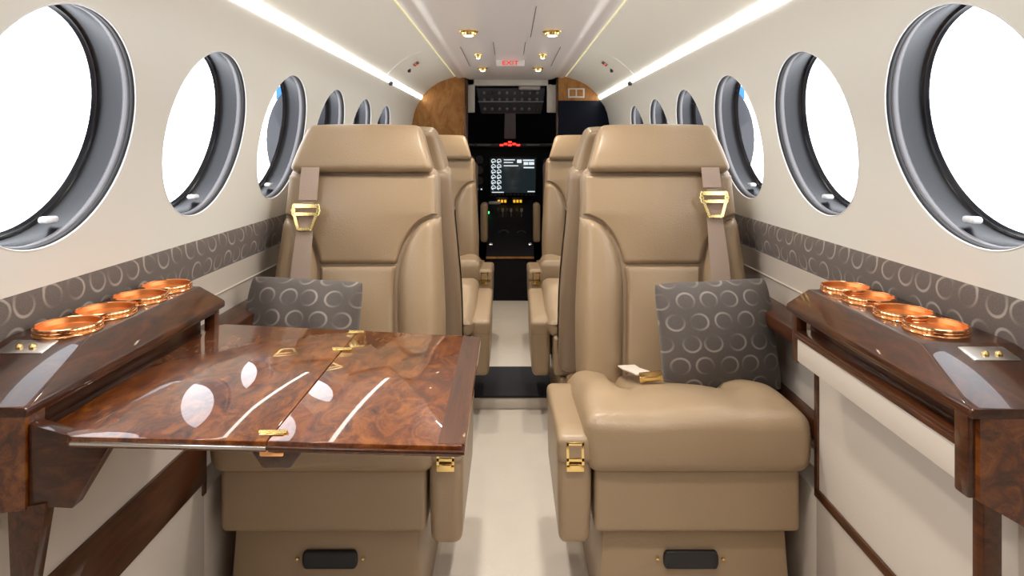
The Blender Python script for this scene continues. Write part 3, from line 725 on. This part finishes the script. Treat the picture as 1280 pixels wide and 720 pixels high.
MB().hull([(-0.235, 4.40, 0.40), (0.24, 4.40, 0.40), (-0.21, 4.55, 0.235), (0.22, 4.55, 0.235), (-0.235, 4.60, 0.44), (0.24, 4.60, 0.44), (-0.21, 4.6, 0.235), (0.22, 4.6, 0.235)], 0.006).build('panel_body', M['panelgrey'], op)
MB().box((-0.225, 4.462, 0.308), (0.232, 4.475, 0.316), 0.001).build('divider', M['postgrey'], op)
for r_ in range(3):
    for k in range(8):
        f = (0.16, 0.42, 0.80)[r_]; x = lerp(-0.18, 0.185, k / 7); y = lerp(4.40, 4.55, f); z = lerp(0.40, 0.235, f)
        MB().lathe([(0.010, -0.004), (0.009, 0.012), (0.0001, 0.013)], Matrix.Translation((x, y, z)) @ Matrix.Rotation(PI * 0.76, 4, 'X'), 10).build('knob', M['steel'] if (k, r_) in ((1, 0), (7, 2)) else M['postgrey'], op)
MB().pad((0.075, 0.03, 0.022), 0.015, None, Matrix.Translation((0.13, 4.38, 0.408)), m=4).build('light_cover', M['whiteplastic'], op)
tag(MB().hull([(-0.050, 5.00, 0.06), (0.045, 5.00, 0.06), (-0.038, 5.0, 0.27), (0.035, 5.0, 0.27), (-0.04, 5.06, 0.06), (0.04, 5.06, 0.06), (-0.035, 5.06, 0.42), (0.035, 5.06, 0.42), (-0.038, 5.0, 0.42), (0.035, 5.0, 0.42)], 0.006).build('windshield_post', M['postgrey']), 'grey vertical post between the dark cockpit windshields', 'post')
struct(MB().box((-0.70, 5.45, 0.02), (-0.05, 5.46, 0.43)).box((0.05, 5.45, 0.02), (0.70, 5.46, 0.43)).build('window_17', M['navy']))
an = thing('glareshield', 'black glareshield shelf with glowing red warning lights above the cockpit instruments', 'shelf', (0, 5.1, -0.01))
MB().hull([(-0.68, 4.80, -0.01), (0.68, 4.80, -0.01), (-0.68, 4.80, 0.025), (0.68, 4.80, 0.025), (-0.68, 5.4, 0.045), (0.68, 5.4, 0.045), (-0.68, 5.4, -0.01), (0.68, 5.4, -0.01)], 0.01).build('shelf_board', M['black'], an)
MB().box((-0.32, 4.785, 0.0), (0.32, 4.80, 0.022), 0.003).build('housing', M['panelgrey'], an)
for (x, z) in ((-0.066, 0.003), (-0.036, 0.012), (-0.004, 0.003), (0.028, 0.012), (0.058, 0.003), (-0.004, 0.026)): MB().box((x - 0.013, 4.778, z), (x + 0.013, 4.79, z + 0.013), 0.002).build('lamp', M['red'], an)['label'] = 'glowing red warning light'
for x in (-0.20, 0.17): MB().box((x - 0.05, 4.779, 0.006), (x + 0.05, 4.79, 0.016), 0.001).build('button_row', M['postgrey'], an)

ip = thing('instrument_panel', 'black cockpit instrument panel with a lit display and round gauges', 'instrument panel', (0, 4.9, -0.42))
MB().box((-0.68, 4.86, -0.45), (0.68, 4.90, -0.01), 0.004).build('panel_board', M['cockpit'], ip)
bz = MB().box((-0.165, 4.845, -0.375), (0.205, 4.865, -0.075), 0.006).build('display_bezel', M['black'], ip)
sc = MB().box((-0.150, 4.841, -0.352), (0.190, 4.848, -0.090), 0.002).build('screen', M['screen'], bz)
for r_ in range(6):
    for k in range(2):
        x = -0.128 + k * 0.042; z = -0.112 - r_ * 0.040
        MB().tube([(x + 0.015 * math.cos(a), 4.840, z + 0.015 * math.sin(a)) for a in [2 * PI * i / 16 * 0.85 - 0.6 for i in range(17)]], 0.0028, 5).box((x - 0.010, 4.838, z - 0.008), (x + 0.010, 4.841, z - 0.001)).build('dial', M['glyph'], bz)
for (x0, z0, x1, z1) in ((-0.05, -0.105, 0.035, -0.098), (-0.05, -0.125, 0.02, -0.118), (-0.05, -0.150, 0.06, -0.143), (0.05, -0.125, 0.085, -0.100), (0.095, -0.110, 0.18, -0.100), (0.10, -0.140, 0.135, -0.118), (0.14, -0.140, 0.18, -0.118), (0.10, -0.165, 0.18, -0.155), (0.13, -0.345, 0.185, -0.338), (-0.14, -0.350, -0.05, -0.344)):
    MB().box((x0, 4.838, z0), (x1, 4.842, z1)).build('text_block', M['glyph'], bz)
for k in range(12): MB().box((-0.150 + k * 0.029, 4.838, -0.372), (-0.134 + k * 0.029, 4.846, -0.362), 0.001).build('soft_key', M['panelgrey'], bz)
for (x, z) in ((-0.235, -0.10), (-0.235, -0.18), (-0.235, -0.26), (-0.30, -0.10), (-0.30, -0.18), (-0.30, -0.26), (0.28, -0.12), (0.28, -0.22)):
    MB().lathe([(0.031, 0), (0.031, 0.012), (0.026, 0.014), (0.025, 0.008), (0.0001, 0.008)], Matrix.Translation((x, 4.862, z)) @ Matrix.Rotation(PI / 2, 4, 'X'), 20).build('gauge', M['panelgrey'], ip)
for (x, z) in ((-0.25, -0.33), (-0.22, -0.33)): MB().box((x - 0.005, 4.852, z), (x + 0.005, 4.862, z + 0.010), 0.001).build('indicator', M['glyph'], ip)

pd = thing('center_console', 'dark cockpit centre console with levers and knobs between the pilot seats', 'console', (0, 4.45, FL))
MB().hull([(-0.165, 4.84, FL), (0.175, 4.84, FL), (-0.165, 4.84, -0.40), (0.175, 4.84, -0.40), (-0.155, 4.06, FL), (0.15, 4.06, FL), (-0.155, 4.06, -0.70), (0.15, 4.06, -0.70), (-0.155, 4.30, -0.64), (0.15, 4.30, -0.64)], 0.008).build('console_body', M['cockpit'], pd)
def cz(y): return lerp(-0.64, -0.40, (y - 4.30) / 0.54)
MB().box((-0.155, 4.052, -0.712), (0.150, 4.066, -0.700), 0.001).build('edge_strip', M['bulkwood'], pd)
for (x, m_) in ((-0.06, 'amber'), (0.055, 'amber')):
    MB().box((x - 0.045, 4.76, cz(4.76) + 0.0), (x + 0.04, 4.775, cz(4.76) + 0.055), 0.003).build('radio_body', M['black'], pd)
    for k in range(3): MB().box((x - 0.034 + k * 0.024, 4.753, cz(4.76) + 0.018), (x - 0.018 + k * 0.024, 4.762, cz(4.76) + 0.038), 0.001).build('readout', M['amber'], pd)
MB().pad((0.045, 0.012, 0.011), 0.009, None, Matrix.Translation((-0.115, 4.70, -0.415)), m=3).build('flap_handle', M['whiteplastic'], pd)
MB().box((-0.168, 4.60, -0.485), (-0.150, 4.61, -0.467), 0.003).build('indicator', M['green'], pd)
for k, x in enumerate((-0.085, -0.055, -0.025, 0.005, 0.045, 0.08)):
    z0 = cz(4.58); MB().cyl((x, 4.58, z0), (x, 4.55, z0 + 0.055), 0.004).pad((0.010, 0.008, 0.014), 0.006, None, Matrix.Translation((x, 4.548, z0 + 0.062)), m=2).build('lever', M['postgrey'] if k % 2 else M['panelgrey'], pd)
for (x, r_) in ((-0.045, 0.042), (0.075, 0.036)):
    MB().lathe([(r_, -0.01), (r_, 0.018), (r_ * 0.8, 0.026), (r_ * 0.7, 0.014), (0.0001, 0.014)], Matrix.Translation((x, 4.36, cz(4.36))) @ Matrix.Rotation(0.9, 4, 'X'), 24).build('dial', M['panelgrey'], pd)
for x in (-0.13, 0.13): MB().lathe([(0.014, 0), (0.012, 0.02), (0.0001, 0.022)], Matrix.Translation((x, 4.22, -0.655)) @ Matrix.Rotation(0.9, 4, 'X'), 14).build('knob', M['steel'], pd)
for r_ in range(3):
    for k in range(9):
        x = -0.13 + k * 0.0325; y = 4.46 + r_ * 0.035
        if r_ == 2 and k in (3, 4): continue
        MB().box((x - 0.008, y, cz(y) - 0.004), (x + 0.008, y + 0.018, cz(y) + 0.014), 0.002).build('key', M['postgrey'] if (k * 3 + r_) % 5 == 0 else M['panelgrey'], pd)
for sg, sd in ((-1, 'left'), (1, 'right')):
    t = thing('pilot_seat', 'beige cockpit seat glimpsed beyond the %s rear-facing seat, mostly behind the bulkhead' % sd, 'seat', (sg * 0.41, 4.45, FL), 0, 'cockpit seats')
    x = sg * 0.41
    MB().pad((0.19, 0.05, 0.30), 0.035, None, Matrix.Translation((x, 4.32, -0.40)), m=5).build('backrest', M['leather_back'], t)
    MB().pad((0.18, 0.20, 0.05), 0.035, None, Matrix.Translation((x, 4.54, -0.66)), m=5).build('seat_cushion', M['leather_back'], t)
    MB().box((x - 0.15, 4.36, FL + 0.01), (x + 0.15, 4.70, -0.70), 0.01).build('seat_base', M['panelgrey'], t)
    MB().pad((0.024, 0.05, 0.13), 0.022, None, Matrix.Translation((sg * 0.172, 4.22, -0.50)), m=4).build('armrest', M['leather'], t)

# ------------------------------------------------------------------ outside
for sg, sd in ((-1, 'left'), (1, 'right')):
    t = thing('aircraft_engine', 'dark engine nacelle seen through the third window on the %s' % sd, 'engine', (sg * 1.6, 6, -1.0), 0, 'engines outside the windows')
    mx = Matrix.Translation((sg * 1.60, 4.75, 0.05)) @ Matrix.Diagonal((1, 1, 1.65, 1)) @ Matrix.Rotation(-PI / 2, 4, 'X')
    MB().lathe([(0.12, 0.0), (0.25, 0.10), (0.30, 0.35), (0.31, 1.0), (0.32, 2.6), (0.30, 3.4), (0.24, 4.0), (0.10, 4.1)], mx, 32).build('nacelle', M['nacelle'], t)
    MB().box((sg * 1.78 - 0.05, 4.98, 0.36), (sg * 1.78 + 0.05, 5.2, 0.47), 0.02).build('intake_scoop', M['blue'], t)
    MB().hull([(sg * 0.9, 4.8, -0.95), (sg * 0.9, 7.4, -0.95), (sg * 0.9, 6.2, -0.60), (sg * 4, 6.2, -1.0), (sg * 4, 7.4, -1.0), (sg * 4, 6.8, -0.9)], 0.01).build('wing', M['whitepaint'], t)

# ------------------------------------------------------------------ light, camera
w = bpy.data.worlds.new('sky'); scn.world = w; w.use_nodes = True
bg = w.node_tree.nodes['Background']; bg.inputs[0].default_value = (0.93, 0.96, 1.0, 1); bg.inputs[1].default_value = 5.0
cam = bpy.data.cameras.new('camera'); co = bpy.data.objects.new('camera', cam); col.objects.link(co)
cam.sensor_width = 36; cam.lens = 800 / 1280 * 36; cam.shift_y = -(360 - 183) / 1280; cam.shift_x = 2 / 1280; cam.clip_start = 0.02
co.rotation_euler = (PI / 2, 0, 0); co.location = (0, 0, 0)
scn.camera = co
for o in list(col.objects):
    if o.parent is None: o.location.z += H
scn.view_settings.view_transform = 'Standard'; scn.view_settings.look = 'None'
scn.view_settings.exposure = 0.0; scn.view_settings.gamma = 1.0; scn.view_settings.use_curve_mapping = False
